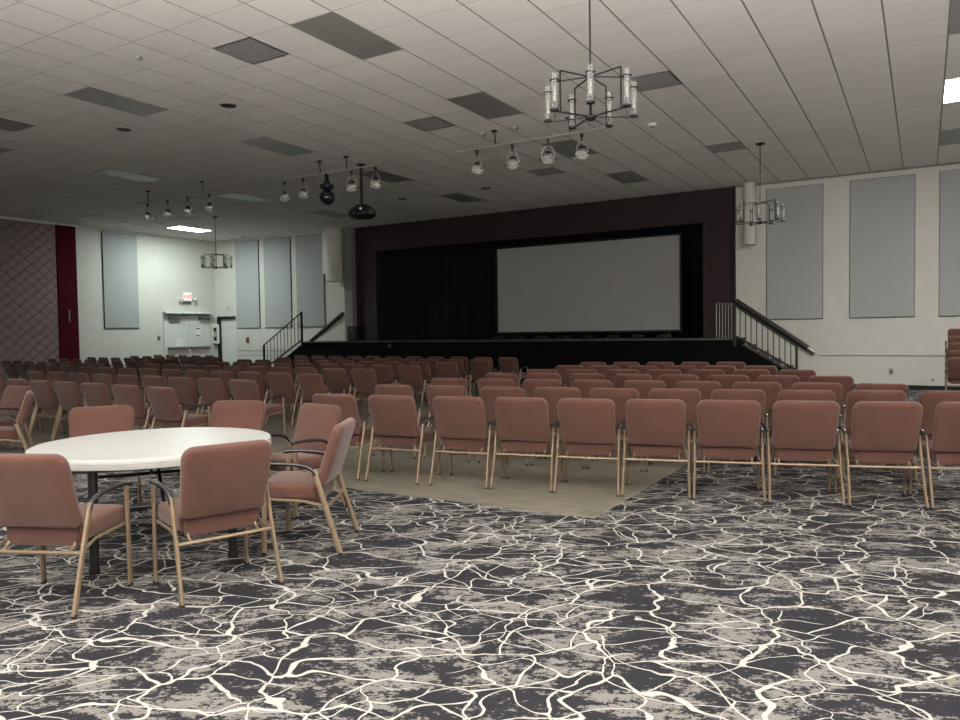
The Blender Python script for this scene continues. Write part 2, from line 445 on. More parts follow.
# red pilaster right of the opening, a touch brighter than the rest of the proscenium
bm = bmesh.new(); box(bm, OX1, PX1-.13, BY-.03, BY, SZ, OZ-.02); struct('trim_stage_right', bm, M['maroonwall'])
bm = bmesh.new(); box(bm, PX1-.05, PX1+.02, BY-.07, BY, 0, CEIL); struct('trim_proscenium_edge', bm, M['black'])
bm = bmesh.new(); box(bm, PX0-.36, PX0, BY-.22, BY, 0, CEIL); struct('wall_pier_left', bm, M['walldk'])  # pier face in shade, darkened by its colour
# stage house
bm = bmesh.new()
box(bm, OX0-.6, OX0-.4, BY+.2, BY+4.4, 0, CEIL); box(bm, OX1+.4, OX1+.6, BY+.2, BY+4.4, 0, CEIL); box(bm, OX0-.6, OX1+.6, BY+4.2, BY+4.4, 0, CEIL)
struct('wall_stage_house', bm, M['black'])
# mouldings
bm = bmesh.new(); box(bm, PX1+.03, RX, BY-.03, BY, CEIL-.045, CEIL)
struct('trim_1', bm, M['walldk'])
bm = bmesh.new(); box(bm, 0, WLEN, -.05, 0, CEIL-.06, CEIL, mtx=WM); struct('trim_2', bm, M['offwhite'])
bm = bmesh.new(); box(bm, LX, LX+.05, FY, 19.95, CEIL-.06, CEIL); struct('trim_3', bm, M['offwhite'])
bm = bmesh.new(); box(bm, -2.25, RX, BY-.014, BY, .79, .815, .003); struct('trim_4', bm, M['ventgrey'])
bm = bmesh.new(); box(bm, -2.9, RX, BY-.012, BY, .815, .95, .003); struct('trim_6', bm, M['wall'])
bm = bmesh.new(); box(bm, 1.19, 4.2, -.02, 0, .915, .935, .003, mtx=WM); box(bm, 1.19, 4.2, -.012, 0, .74, .755, .002, mtx=WM); struct('trim_5', bm, M['ventgrey'])
bm = bmesh.new(); box(bm, -1.9, RX, BY-.018, BY, 0, .10, .003); struct('baseboard_right', bm, M['black'])
bm = bmesh.new(); box(bm, LX, LX+.018, 14.4, 17.6, 0, .10, .003); box(bm, 1.10, 3.3, -.018, 0, 0, .10, .003, mtx=WM); struct('baseboard_left', bm, M['black'])

# ------------------------------------------------------------------ left wall dressing
bm = bmesh.new(); box(bm, LX, LX+.04, 5.0, 13.72, .05, 5.17, .01)
o = link('quilted_partition', bm, M['quilt']); tag(o, 'mauve diamond-quilted folding partition covering the far left wall', 'partition')
t = thing('partition_pocket', (LX, 14.06, 0), 0, 'tall dark red pocket door panel beside the quilted partition', 'wall panel')
bm = bmesh.new(); box(bm, 0, .07, -.32, .32, 0, 5.18, .008); link('post', bm, M['maroon'], t)
bm = bmesh.new(); box(bm, .07, .105, -.02, .03, 2.04, 2.43, .008); h = link('handle', bm, M['alu'], t); h['label'] = 'pale metal pull handle'

def acoustic_panel(name, w, h, loc, rz, label, group):
    t = thing(name, loc, rz, label, 'acoustic panel', group)
    bm = bmesh.new(); box(bm, -w/2, w/2, -.052, -.004, 0, h, .012); link('fabric_face', bm, M['panel'], t)
    bm = bmesh.new(); box(bm, -w/2-.008, w/2+.008, -.030, 0, -.012, h+.008, .003); f = link('frame_edge', bm, M['blackmetal'], t); f['label'] = 'dark thin edge frame'
g = 'grey acoustic panels on the walls'
acoustic_panel('acoustic_panel', 1.30, 3.30, (LX, 15.97, 1.84), radians(90), 'grey acoustic panel alone on the left wall beside the dark red strip', g)
for i, (a, b, lab) in enumerate(((1.19, 2.37, 'first acoustic panel right of the doorway, on the left back wall'),
        (2.65, 3.95, 'middle acoustic panel of three on the left back wall'),
        (4.22, 5.51, 'acoustic panel behind the left stair rail, nearest the stage'),
        (-3.49, -2.17, 'first acoustic panel right of the stage, behind the chandelier'),
        (-1.56, -.19, 'middle acoustic panel on the right wall above the outlet'),
        (.31, 1.66, 'acoustic panel at the right picture edge above the stacked chairs'))):
    z0 = 1.80 if i < 3 else 1.73
    acoustic_panel('acoustic_panel', b-a, 5.15-z0-(.08 if i > 2 else 0), ((a+b)/2, BY, z0) if i > 2 else on_wall((a+b)/2, z0), 0 if i > 2 else WANG, lab, g)

# double exit door on the left wall
t = struct('door_1', (lambda b: (box(b, LX, LX+.05, 17.62, 17.70, 0, 2.44), box(b, LX, LX+.05, 19.68, 19.76, 0, 2.44), box(b, LX, LX+.05, 17.62, 19.76, 2.36, 2.44), box(b, LX, LX+.22, 17.60, 19.78, 2.37, 2.41), b)[-1])(bmesh.new()), M['offwhite'])  # projecting ledge over the doors is added for the shadow band below it
for k, (a, b) in enumerate(((17.71, 18.68), (18.70, 19.67))):
    bm = bmesh.new(); box(bm, LX+.005, LX+.045, a, b, .01, 2.35, .004)
    lf = link('door_leaf', bm, M['offwhite'], t)
    bm = bmesh.new(); box(bm, LX+.045, LX+.15, a+.03, b-.03, 1.02, 1.12, .01); box(bm, LX+.045, LX+.14, a+.06, a+.16, 1.0, 1.12, .01)
    box(bm, LX+.045, LX+.14, b-.16, b-.06, 1.0, 1.12, .01)
    link('panic_bar', bm, M['alu'], lf)
    bm = bmesh.new(); s = a+.10 if k == 0 else b-.50
    box(bm, LX+.045, LX+.15, s, s+.46, 2.14, 2.25, .01)
    cyl(bm, (LX+.10, s+.2, 2.29), (LX+.34, (a+b)/2+.1, 2.37), .014); cyl(bm, (LX+.34, (a+b)/2+.1, 2.37), (LX+.06, (a+b)/2+.3 if k == 0 else (a+b)/2-.25, 2.37), .014)
    box(bm, LX+.05, LX+.075, a+.02, b-.02, 2.285, 2.35)
    link('door_closer', bm, M['alu'], lf)
# papers on the doors
def paper(y0, y1, z0, z1, bars, label):
    p = thing('paper_notice', (LX+.046, (y0+y1)/2, (z0+z1)/2), 0, label, 'notice')
    bm = bmesh.new(); box(bm, 0, .003, -(y1-y0)/2, (y1-y0)/2, -(z1-z0)/2, (z1-z0)/2); link('sheet', bm, M['paper'], p)
    for (a, b, c, d) in bars:
        bm = bmesh.new(); box(bm, .003, .005, a, b, c, d); link('print', bm, M['ink'], p)
paper(18.10, 18.40, 1.13, 1.46, [], 'plain white paper notice on the left leaf of the exit doors')
paper(18.97, 19.25, 1.49, 1.86, [(-.10, .10, .105, .145), (-.10, .10, -.16, -.125)], 'white paper notice with two black bars on the right exit door leaf')

# exit sign
t = thing('exit_sign', (LX, 18.68, 3.0), 0, 'lit exit sign with two emergency lamps above the double doors', 'exit sign')
bm = bmesh.new(); box(bm, 0, .06, -.20, .20, -.15, .19, .012); link('housing', bm, M['white'], t)
bm = bmesh.new(); box(bm, .06, .064, -.18, .18, -.13, .17, .001); link('sign_face', bm, M['signface'], t)
text_mesh('letters', 'EXIT', .165, M['signred'], t, (.066, 0, .012), (radians(90), 0, radians(90)), .003)
bm = bmesh.new(); box(bm, 0, .05, -.17, .17, -.24, -.155, .01); link('battery_box', bm, M['alu'], t)
for s in (-1, 1):
    bm = bmesh.new(); cyl(bm, (.04, s*.20, -.06), (.05, s*.27, -.05), .014); cyl(bm, (.03, s*.31, -.06), (.15, s*.34, -.11), .045, .075, 18)
    link('lamp_head', bm, M['white'], t, True)

# back wall small things (left)
bm = bmesh.new()
box(bm, DX0, DX0+.13, -.06, .2, 0, 2.27, mtx=WM); box(bm, DX0+.13, DX1, -.06, .2, 2.17, 2.27, mtx=WM)
t = struct('door_2', bm, M['blackmetal'])
bm = bmesh.new(); box(bm, DX0+.135, DX1, .02, .06, .01, 2.165, .004, mtx=WM); link('door_leaf', bm, M['offwhite'], t)
t = thing('defibrillator_cabinet', on_wall(.09, 1.58, .07), WANG, 'white wall cabinet with a dark window beside the black framed door', 'cabinet')
bm = bmesh.new(); box(bm, -.14, .20-.02, -.10, 0, -.37, .38, .012); link('case', bm, M['white'], t)
bm = bmesh.new(); box(bm, -.03, .13, -.106, -.10, -.26, .26, .002); link('window_pane', bm, M['grille'], t)
bm = bmesh.new(); tube(bm, [(.05+.045*cos(a), -.115, .09*sin(a)) for a in [2*pi*k/16 for k in range(16)]], .012, closed=True, seg=8, side=(0, 1, 0)); link('handle', bm, M['white'], t, True)
def plate(name, cat, x, y, z, w, h, m, label, face='-y', extra=None, depth=.02):
    t = thing(name, (x, y, z), 0 if face == '-y' else radians(90), label, cat)
    bm = bmesh.new(); box(bm, -w/2, w/2, -depth, 0, -h/2, h/2, .004); link('cover', bm, m, t)
    if extra:
        bm = bmesh.new(); box(bm, -w/5, w/5, -depth-.012, -depth, -h/6, h/6, .003); link(extra, bm, M['grille'] if extra != 'toggle' else M['white'], t)
plate('occupancy_sensor', 'sensor', *on_wall(.69, 2.64), .13, .20, M['white'], 'small white sensor box on the wall above the black framed door', extra='lens', depth=.04)
plate('fire_alarm_pull', 'fire alarm', *on_wall(1.70, 1.33), .13, .22, mat('alarm_brown', (.22, .07, .05), .4), 'small dark red fire alarm pull under the acoustic panels', extra='pull_bar', depth=.05)
plate('thermostat', 'thermostat', LX, 17.42, 1.46, .11, .18, M['ventgrey'], 'small grey thermostat on the left wall beside the double doors', '+x', extra='dial', depth=.03)
plate('wall_outlet', 'outlet', -.66, BY, .42, .10, .16, mat('tan_plate', (.33, .31, .27), .5), 'small tan outlet plate low on the right wall', extra='socket')
plate('cable_plate', 'wall plate', .20, BY, .23, .06, .06, M['ventgrey'], 'tiny dark cable plate low beside the stacked chairs')

# ------------------------------------------------------------------ wall columns / ducts beside the stage
def duct(x, r, z0, label):
    t = thing('hanging_duct', (x, BY-.06-r, z0), 0, label, 'duct', 'round white ducts beside the stage')
    bm = bmesh.new(); cyl(bm, (0, 0, 0), (0, 0, CEIL-z0-.002), r, seg=28); link('pipe', bm, M['wall'], t, True)
    bm = bmesh.new(); cyl(bm, (0, 0, -.03), (0, 0, .03), r+.012, seg=28); link('collar', bm, M['wall'], t, True)
duct(-3.88, .155, 3.70, 'round white duct hanging on the wall right of the stage')
duct(-17.90, .30, 3.40, 'round white duct hanging on the wall left of the stage')
t = thing('column_speaker', (-18.44, BY, 3.68), 0, 'slim white column speaker on the wall left of the stage', 'speaker')
bm = bmesh.new(); box(bm, -.18, .18, -.22, -.06, 0, 1.53, .02); link('body', bm, M['offwhite'], t)
bm = bmesh.new(); box(bm, .10, .20, -.16, -.10, .72, .90, .01); box(bm, -.05, .05, -.07, 0, .7, .9); link('bracket', bm, M['offwhite'], t)

# ------------------------------------------------------------------ stage
SY = 19.0; SX0, SX1 = -18.52, -4.46
bm = bmesh.new(); box(bm, SX0, SX1, SY, BY+.001, 0, SZ-.04); struct('floor_stage_apron', bm, M['apron'])
bm = bmesh.new(); box(bm, SX0, SX1, SY-.03, BY, SZ-.04, SZ); box(bm, OX0-.6, OX1+.6, BY, BY+4.2, SZ-.04, SZ); struct('floor_stage', bm, M['stagefloor'])
bm = bmesh.new(); box(bm, SX0, SX1+.45, SY-.05, SY-.028, SZ-.05, SZ+.004, .004); struct('trim_stage_edge', bm, M['lip'])
t = thing('round_inlet', (-14.7, SY, 1.12), 0, 'small round black fitting on the stage front, left side', 'fitting')
bm = bmesh.new(); cyl(bm, (0, -.005, 0), (0, -.035, 0), .09, seg=24); link('rim', bm, M['blackmetal'], t, True)
bm = bmesh.new(); cyl(bm, (0, -.035, 0), (0, -.042, 0), .05, seg=24); link('cap', bm, M['alu'], t, True)
# projection screen
t = thing('projection_screen', (-9.09, 21.5, SZ), 0, 'large pale grey projection screen standing on the dark stage', 'projection screen')
bm = bmesh.new(); box(bm, -3.02, 3.02, -.015, .015, .23, 2.96); link('screen_cloth', bm, M['screen'], t)
bm = bmesh.new()
for a in ((-3.08, -3.02, .17, 3.02), (3.02, 3.08, .17, 3.02), (-3.02, 3.02, .17, .23), (-3.02, 3.02, 2.96, 3.02)): box(bm, a[0], a[1], -.03, .03, a[2], a[3])
link('frame', bm, M['blackmetal'], t)
for s in (-2.7, 2.7):
    bm = bmesh.new(); box(bm, s-.03, s+.03, .03, .09, 0, 2.9); box(bm, s-.03, s+.03, -.5, .6, 0, .04); link('stand_leg', bm, M['blackmetal'], t)
# drapes behind the screen
bm = bmesh.new(); n = 150; vs = []
for i in range(n+1):
    x = OX0-.3+(OX1-OX0+.6)*i/n; y = BY+2.6+.07*sin(i*1.3)+.03*sin(i*.37)
    vs.append((bm.verts.new((x, y, SZ+.02)), bm.verts.new((x, y, CEIL-.05)), bm.verts.new((x, y+.02, SZ+.02)), bm.verts.new((x, y+.02, CEIL-.05))))
for a, b in zip(vs, vs[1:]):
    bm.faces.new((a[0], b[0], b[1], a[1])); bm.faces.new((a[2], b[2], b[3], a[3]))
o = link('stage_curtain', bm, M['velvet'], None, True); tag(o, 'black pleated curtain hanging behind the projection screen', 'curtain')
# floor wedge lights under the screen
g = 'low black floor lights along the foot of the screen'
for k in range(8):
    x = -11.8+k*.78
    t = thing('floor_light', (x, 20.9, SZ), 0, 'low black floor light at the foot of the screen', 'stage light', g)
    bm = bmesh.new(); box(bm, -.20, .20, -.06, .08, 0, .11, .015); link('housing', bm, M['blackmetal'], t)
    bm = bmesh.new(); cyl(bm, (.12, -.061, .06), (.12, -.068, .06), .014, seg=12); link('lens', bm, M['chrome'], t)
# stage speaker
t = thing('floor_speaker', (-16.75, 19.75, SZ), 0, 'black loudspeaker standing on the left end of the stage', 'speaker')
bm = bmesh.new(); box(bm, -.22, .22, -.2, .2, 0, .52, .02); link('cabinet', bm, M['blackmetal'], t)
bm = bmesh.new(); box(bm, -.19, .19, -.215, -.2, .04, .48, .004); link('grille', bm, M['grille'], t)
bm = bmesh.new(); box(bm, -.03, .03, -.222, -.215, .40, .43); link('badge', bm, M['chrome'], t)

# stairs at both ends
def stairs(sign, xtop, label):
    """sign +1 descends to the right"""
    t = thing('stage_stairs', (xtop, SY, 0), 0, label, 'stairs')
    n = 7; rise = SZ/n; run = .30
    bm = bmesh.new()
    for k in range(n-1):
        xa = sign*(k*run); xb = sign*((k+1)*run)
        box(bm, min(xa, xb), max(xa, xb), .06, (BY-SY-.005 if sign > 0 else 1.16), 0, SZ-(k+1)*rise)
    link('steps', bm, M['stagefloor'], t)
    bm = bmesh.new()
    for k in range(n-1):
        xb = sign*((k+1)*run); box(bm, min(xb, xb-sign*.05), max(xb, xb-sign*.05), .06, (BY-SY-.006 if sign > 0 else 1.155), SZ-(k+1)*rise, SZ-(k+1)*rise+.012)
    link('nosing', bm, M['lip'], t)
    # closed side panel, sloping top
    bm = bmesh.new(); L = n*run
    pts = [(0, 0), (sign*(L-.1), 0), (sign*(L-.1), .02), (0, SZ-.06)]
    f = [bm.verts.new((x, 0, z)) for x, z in pts]; b = [bm.verts.new((x, .055, z)) for x, z in pts]
    bm.faces.new(f); bm.faces.new(b)
    for i in range(4): bm.faces.new((f[i], f[(i+1) % 4], b[(i+1) % 4], b[i]))
    link('side_panel', bm, M['apron'], t)
    return t
stairs(1, -4.46+.42, 'black steps going down to the right from the stage')
stairs(-1, SX0, 'black steps going down to the left from the stage')
bm = bmesh.new(); box(bm, SX1, -4.04, SY, BY-.002, 0, SZ, 0); struct('floor_stage_landing', bm, M['apron'])

def rail(sign, x0, zt0, x1, zt1, zb0, zb1, nb, landing, label):
    t = thing('stair_railing', (x0, SY-.03, 0), 0, label, 'railing', None)
    dx = x1-x0
    bm = bmesh.new(); tube(bm, [(0, 0, zt0), (dx, 0, zt1)], .026, .022, side=(0, 1, 0)); link('top_rail', bm, M['blackmetal'], t, True)
    bm = bmesh.new(); tube(bm, [(0, 0, zb0), (dx, 0, zb1)], .022, .03, side=(0, 1, 0)); link('bottom_rail', bm, M['blackmetal'], t, True)
    for k in range(1, nb):
        s = k/nb; bm = bmesh.new(); cyl(bm, (dx*s, 0, zb0+(zb1-zb0)*s), (dx*s, 0, zt0+(zt1-zt0)*s), .012, seg=8); link('baluster', bm, M['blackmetal'], t)
    bm = bmesh.new(); box(bm, dx-.03, dx+.03, -.03, .03, .0, zt1+.02); link('newel_post', bm, M['blackmetal'], t)
    bm = bmesh.new(); box(bm, -.03, .03, -.03, .03, SZ-.2, zt0+.03); link('newel_post', bm, M['blackmetal'], t)
    if landing:
        bm = bmesh.new(); tube(bm, [(0, 0, zt0), (-landing, 0, zt0+.06)], .026, .022, side=(0, 1, 0)); link('top_rail', bm, M['alu'], t, True)
        for k in range(1, 7):
            bm = bmesh.new(); cyl(bm, (-landing*k/6, 0, SZ), (-landing*k/6, 0, zt0+.05), .014, seg=8); link('baluster', bm, M['alu'], t)
rail(1, -4.0, 2.09, -2.58, 1.07, 1.33, .50, 11, .44, 'black stair railing with balusters right of the stage')
rail(-1, SX0, 2.28, -20.39, 1.15, 1.33, .30, 11, 0, 'black stair railing with balusters left of the stage')
def handrail(x0, z0, x1, z1, label):
    t = thing('wall_handrail', (x0, BY, 0), 0, label, 'handrail', None)
    bm = bmesh.new(); tube(bm, [(0, -.10, z0), (x1-x0, -.10, z1)], .03, .075, side=(0, 1, 0), seg=12); link('grip', bm, M['blackmetal'], t, True)
    for s in (.12, .5, .88):
        bm = bmesh.new(); x = (x1-x0)*s; z = z0+(z1-z0)*s; cyl(bm, (x, 0, z-.06), (x, -.09, z-.03), .015, seg=8); link('bracket', bm, M['blackmetal'], t)
    bm = bmesh.new(); e = 1 if x1 > x0 else -1; sl = (z1-z0)/(x1-x0)
    if e > 0: tube(bm, [(x1-x0-.02, -.10, z1-.02*sl), (x1-x0+.16, -.10, z1+.16*sl)], .028, .068, side=(0, 1, 0), seg=12); link('end_cap', bm, M['alu'], t, True)
handrail(-4.26, 2.24, -2.50, .98, 'thick dark handrail fixed on the wall right of the stage')
handrail(-17.78, 2.26, -19.80, 1.0, 'thick dark handrail fixed on the wall left of the stage')

# ------------------------------------------------------------------ ceiling fixtures
EM_ON = mat('lit_diffuser', (.9, .9, .9), .5, emit=(1.0, .98, .94), estr=165.0)
EM_ONL = mat('lit_diffuser_cool', (.9, .9, .9), .5, emit=(.86, 1.0, .95), estr=80.0)
EM_BACK = mat('lit_diffuser_warm', (.9, .9, .9), .5, emit=(1.0, .97, .94), estr=11.5)
EM_FAR = mat('lit_diffuser_far', (.9, .9, .9), .5, emit=(1.0, .97, .94), estr=6.0)
def troffer(i, j, nx, ny, m, label, cat, name, group, slats=0):
    x0, y0 = GX+i*TILE, GY+j*TILE; w, d = nx*TILE, ny*TILE
    t = thing(name, (x0+w/2, y0+d/2, CEIL), 0, label, cat, group)
    bm = bmesh.new(); a = .022
    for (xa, xb, ya, yb) in ((-w/2, w/2, -d/2, -d/2+a), (-w/2, w/2, d/2-a, d/2), (-w/2, -w/2+a, -d/2+a, d/2-a), (w/2-a, w/2, -d/2+a, d/2-a)): box(bm, xa, xb, ya, yb, -.008, .0)
    link('frame', bm, M['alu'] if m is M['ventgrey'] else M['lensoff'] if m is M['lensoff'] else M['offwhite'], t)
    bm = bmesh.new(); box(bm, -w/2+a, w/2-a, -d/2+a, d/2-a, -.005, -.001); link('grille' if slats else 'diffuser', bm, m, t)
    if slats:
        bm = bmesh.new(); n = 9
        for k in range(n):
            y = -d/2+a+(d-2*a)*(k+.5)/n; box(bm, -w/2+a, w/2-a, y-.008, y+.008, -.009, -.004)
        link('louver', bm, M['ventgrey'], t)
gl = 'unlit recessed ceiling lights'
ordi = {2: 'nearest', 7: 'second', 12: 'third', 17: 'farthest'}
cols = {-13: 'row between the round ceiling speakers', -6: 'row left of the near chandelier', -20: 'second row from the left wall', -29: 'row along the left wall'}
for i in (-13, -6, -20, -29):
    for j in (2, 7, 12, 17):
        on = (i == -29 and j == 17)
        if i == -29 and j < 10: continue
        if on: troffer(i, 16.4, 1, 2, EM_ONL, 'brightly lit ceiling light panel near the far left corner', 'ceiling light', 'ceiling_light', None)
        else: troffer(i, j, 1, 2, M['lensoff'], '%s unlit ceiling light in the %s' % (ordi[j], cols[i]), 'ceiling light', 'ceiling_light', gl)
troffer(4, 12, 1, 2, EM_ON, 'brightly lit ceiling light panel at the right picture edge', 'ceiling light', 'ceiling_light', None)
troffer(4, 7, 1, 2, M['lensoff'], 'unlit ceiling light in the top right corner, nearer than the lit one', 'ceiling light', 'ceiling_light', gl)
troffer(4, 17, 1, 2, M['lensoff'], 'unlit ceiling light beyond the lit panel at the right edge', 'ceiling light', 'ceiling_light', gl)
gv = 'square grey ceiling vents'
for i, j, lab in ((-8, 2, 'nearest square vent, beside the long unlit light at top left'), (-8, 8, 'square vent left of the unlit light in mid ceiling'), (-8, 15, 'small square vent behind the spotlight bar'),
                  (-2, 8, 'square vent right of the near chandelier'), (-2, 15, 'square vent left of the chandelier by the right wall'), (-17, 2, 'square vent cut by the left picture edge')):
    troffer(i, j, 1, 1, M['ventgrey'], lab, 'vent', 'ceiling_vent', gv, 1)
# lit panels behind the viewer
for i, j in ((-13, -8), (-6, -8), (4, -8), (-13, -3), (-6, -3), (4, -3)):
    troffer(i, j, 1, 2, EM_BACK if j == -3 else EM_FAR, 'lit ceiling light panel above and behind the viewer', 'ceiling light', 'ceiling_light', 'lit ceiling lights behind the viewer')
for (x, y, lab) in ((-9.72, 8.41, 'round black ceiling speaker nearest the viewer'), (-12.38, 8.34, 'round black ceiling speaker left of the nearest one'),
                    (-12.46, 16.76, 'round black ceiling speaker right of the projector'), (-9.79, 16.81, 'round black ceiling speaker under the spotlight bar, near the stage')):
    t = thing('ceiling_speaker', (x, y, CEIL), 0, lab, 'ceiling speaker', 'round black ceiling speakers')
    bm = bmesh.new(); cyl(bm, (0, 0, -.012), (0, 0, -.001), .122, seg=32); link('grille', bm, M['grille'], t)
    bm = bmesh.new(); tube(bm, [(.130*cos(2*pi*k/32), .130*sin(2*pi*k/32), -.006) for k in range(32)], .010, .006, closed=True, seg=6, side=(0, 0, 1)); link('rim', bm, M['lensoff'], t, True)
for (x, y, lab) in ((-4.27, 13.37, 'small round white smoke detector right of the near chandelier'), (-7.16, 12.17, 'small round ceiling detector above the left end of the spotlight bar'),
                    (-6.46, 12.15, 'small round ceiling detector above the spotlight bar'), (-9.02, 6.32, 'small grey sprinkler head at the upper left of the ceiling'),
                    (-22.0, 19.6, 'small white detector on the ceiling beyond the lit left panel')):
    t = thing('smoke_detector', (x, y, CEIL), 0, lab, 'detector')
    r = .09 if (x > -5 or x < -20) else .07 if x > -8.5 else .035
    bm = bmesh.new(); lathe(bm, [(r, -.001), (r, -.02), (r*.75, -.045), (0, -.05)], seg=24); link('body', bm, M['offwhite'] if r > .08 else M['lensoff'], t, True)
    bm = bmesh.new(); lathe(bm, [(r*.4, -.046), (r*.4, -.062), (0, -.064)], seg=16); link('sensor', bm, M['ventgrey'], t, True)

# ------------------------------------------------------------------ chandeliers
def make_chandelier(loc, rz, label):
    t = thing('chandelier', loc, rz, label, 'chandelier', 'black ring chandeliers with glass cylinders')
    zb, zt = 3.66-loc[2], 4.06-loc[2]
    RF, RC = .375, .445
    bm = bmesh.new(); lathe(bm, [(0, 0), (.09, 0), (.09, -.02), (.03, -.045), (0, -.05)], seg=28); link('canopy', bm, M['blackmetal'], t, True)
    bm = bmesh.new(); cyl(bm, (0, 0, zt), (0, 0, -.04), .009, seg=10); link('down_rod', bm, M['blackmetal'], t, True)
    bm = bmesh.new(); cyl(bm, (0, 0, zb), (0, 0, zt), .012, seg=10); lathe(bm, [(0, zt+.03), (.035, zt+.02), (.04, zt-.02), (0, zt-.03)], seg=20); link('top_hub', bm, M['blackmetal'], t, True)
    bm = bmesh.new(); lathe(bm, [(0, zb+.03), (.03, zb+.02), (.055, zb+.005), (.055, zb-.02), (.03, zb-.04), (0, zb-.045)], seg=20); link('bottom_hub', bm, M['blackmetal'], t, True)
    for k in range(7):
        a = 2*pi*k/7; c, s = cos(a), sin(a)
        bm = bmesh.new()
        q = Matrix.Rotation(a, 4, 'Z')
        box(bm, .03, RF, -.006, .006, zt-.006, zt+.006, mtx=q); box(bm, RF-.006, RF+.006, -.006, .006, zb, zt+.006, mtx=q)
        box(bm, .04, RC+.03, -.007, .007, zb-.008, zb+.006, mtx=q)
        link('arm', bm, M['blackmetal'], t)
        bm = bmesh.new(); lathe(bm, [(0, zb+.0), (.042, zb+.0), (.042, zb+.018), (.018, zb+.03), (.018, zb+.085), (.010, zb+.09), (0, zb+.09)], c=(RC*c, RC*s, 0), seg=18); link('candle_cup', bm, M['blackmetal'], t, True)
        bm = bmesh.new(); lathe(bm, [(.034, zb+.02), (.034, zb+.36), (.031, zb+.36), (.031, zb+.02), (.034, zb+.02)], c=(RC*c, RC*s, 0), seg=24); link('glass_cylinder', bm, M['glass'], t, True)
        bm = bmesh.new(); tube(bm, [(RC*c+.043*cos(2*pi*i/20), RC*s+.043*sin(2*pi*i/20), zb+.295) for i in range(20)], .006, closed=True, seg=8, side=(0, 0, 1))
        cyl(bm, (RF*c, RF*s, zb+.295), ((RC-.038)*c, (RC-.038)*s, zb+.295), .005, seg=6)
        link('clamp_ring', bm, M['blackmetal'], t, True)
        bm = bmesh.new(); lathe(bm, [(0, zb+.09), (.011, zb+.09), (.013, zb+.20), (.006, zb+.23), (0, zb+.24)], c=(RC*c, RC*s, 0), seg=12); link('bulb', bm, M['white'], t, True)
    return t
make_chandelier((-2.9, 7.10, CEIL), atan2(-7.1, 2.9), 'near chandelier hanging above the front chairs on a long black rod')
make_chandelier((-2.87, 16.00, CEIL), .35, 'chandelier hanging in front of the right wall beside the stage')
make_chandelier((-19.09, 15.88, CEIL), .8, 'distant chandelier hanging by the left corner near the doorway')

# ------------------------------------------------------------------ spotlight bars
def pipe_bar(x0, x1, y, z, mounts, label):
    t = thing('spotlight_bar', ((x0+x1)/2, y, CEIL), 0, label, 'lighting bar', None)
    xc = (x0+x1)/2
    bm = bmesh.new(); cyl(bm, (x0-xc, 0, z-CEIL), (x1-xc, 0, z-CEIL), .017, seg=12); link('pipe', bm, M['wire'], t, True)
    for mx in mounts:
        bm = bmesh.new(); cyl(bm, (mx-xc, 0, z-CEIL), (mx-xc-.03, 0, -.03), .012, seg=8); link('hanger', bm, M['blackmetal'], t, True)
        bm = bmesh.new(); lathe(bm, [(0, 0), (.055, 0), (.055, -.025), (0, -.035)], c=(mx-xc-.03, 0, 0), seg=16); link('ceiling_mount', bm, M['blackmetal'], t, True)
def make_spot():
    t = thing('spotlight', (0, 0, 0))
    bm = bmesh.new(); box(bm, -.025, .025, -.032, .032, -.05, .035, .006); cyl(bm, (0, 0, -.05), (0, 0, -.14), .018, seg=10); link('clamp', bm, M['blackmetal'], t, True)
    bm = bmesh.new(); tube(bm, catmull([(-.14, 0, -.46), (-.135, 0, -.33), (-.085, 0, -.19), (0, 0, -.135), (.085, 0, -.19), (.135, 0, -.33), (.14, 0, -.46)], 5), .008, .012, seg=8, side=(0, 1, 0)); link('yoke', bm, M['wire'], t, True)
    bm = bmesh.new(); lathe(bm, [(.06, -.32), (.105, -.37), (.135, -.43), (.138, -.47), (.12, -.53), (.08, -.575), (0, -.595)], seg=24); link('reflector', bm, M['bulb'], t, True)
    bm = bmesh.new(); lathe(bm, [(0, -.27), (.05, -.275), (.07, -.32), (.09, -.36), (.10, -.41), (0, -.42)], seg=20); link('lamp_holder', bm, M['blackmetal'], t, True)
    bm = bmesh.new()
    for s in (-1, 1): cyl(bm, (s*.12, 0, -.46), (s*.185, 0, -.46), .018, seg=10)
    link('pivot_knob', bm, M['blackmetal'], t, True)
    register(t); return t
BARZ = 4.97; BARY = 12.15
pipe_bar(-7.8, -4.6, BARY, BARZ, (-6.85, -5.35), 'pale spotlight bar under the near chandelier')
pipe_bar(-12.5, -9.4, BARY, BARZ, (-11.2, -10.45), 'spotlight bar carrying the black globe and projector')
pipe_bar(-17.5, -14.6, BARY, BARZ, (-17.1, -15.0), 'distant spotlight bar toward the left wall')
spot0 = make_spot(); first = True
def spotrow(xs, place, group):
    global first
    names = ('leftmost', 'second', 'third', 'rightmost') if len(xs) == 4 else ('leftmost', 'second', 'third', 'fourth', 'fifth')
    for k, x in enumerate(xs):
        o = spot0 if first else copy_tree(spot0); first = False
        o.location = (x, BARY, BARZ-.060); o.rotation_euler = (0, 0, .15*((k*7) % 5-2)); o.scale = (.86, .86, .72)
        tag(o, '%s glass-bowled spotlight on the %s' % (names[k], place), 'spotlight', group)
spotrow((-7.26, -6.50, -5.78, -5.13), 'bar under the near chandelier', 'spotlights on the bar under the near chandelier')
spotrow((-12.28, -11.72, -10.34, -9.70), 'bar with the black globe', 'spotlights on the bar with the black globe')
spotrow((-17.15, -16.35, -15.58, -14.78), 'distant bar toward the left wall', 'spotlights on the distant left bar')
t = thing('hanging_globe_light', (-11.03, BARY, BARZ-.060), 0, 'black globe light hanging at the middle of the spotlight bar', 'stage light')
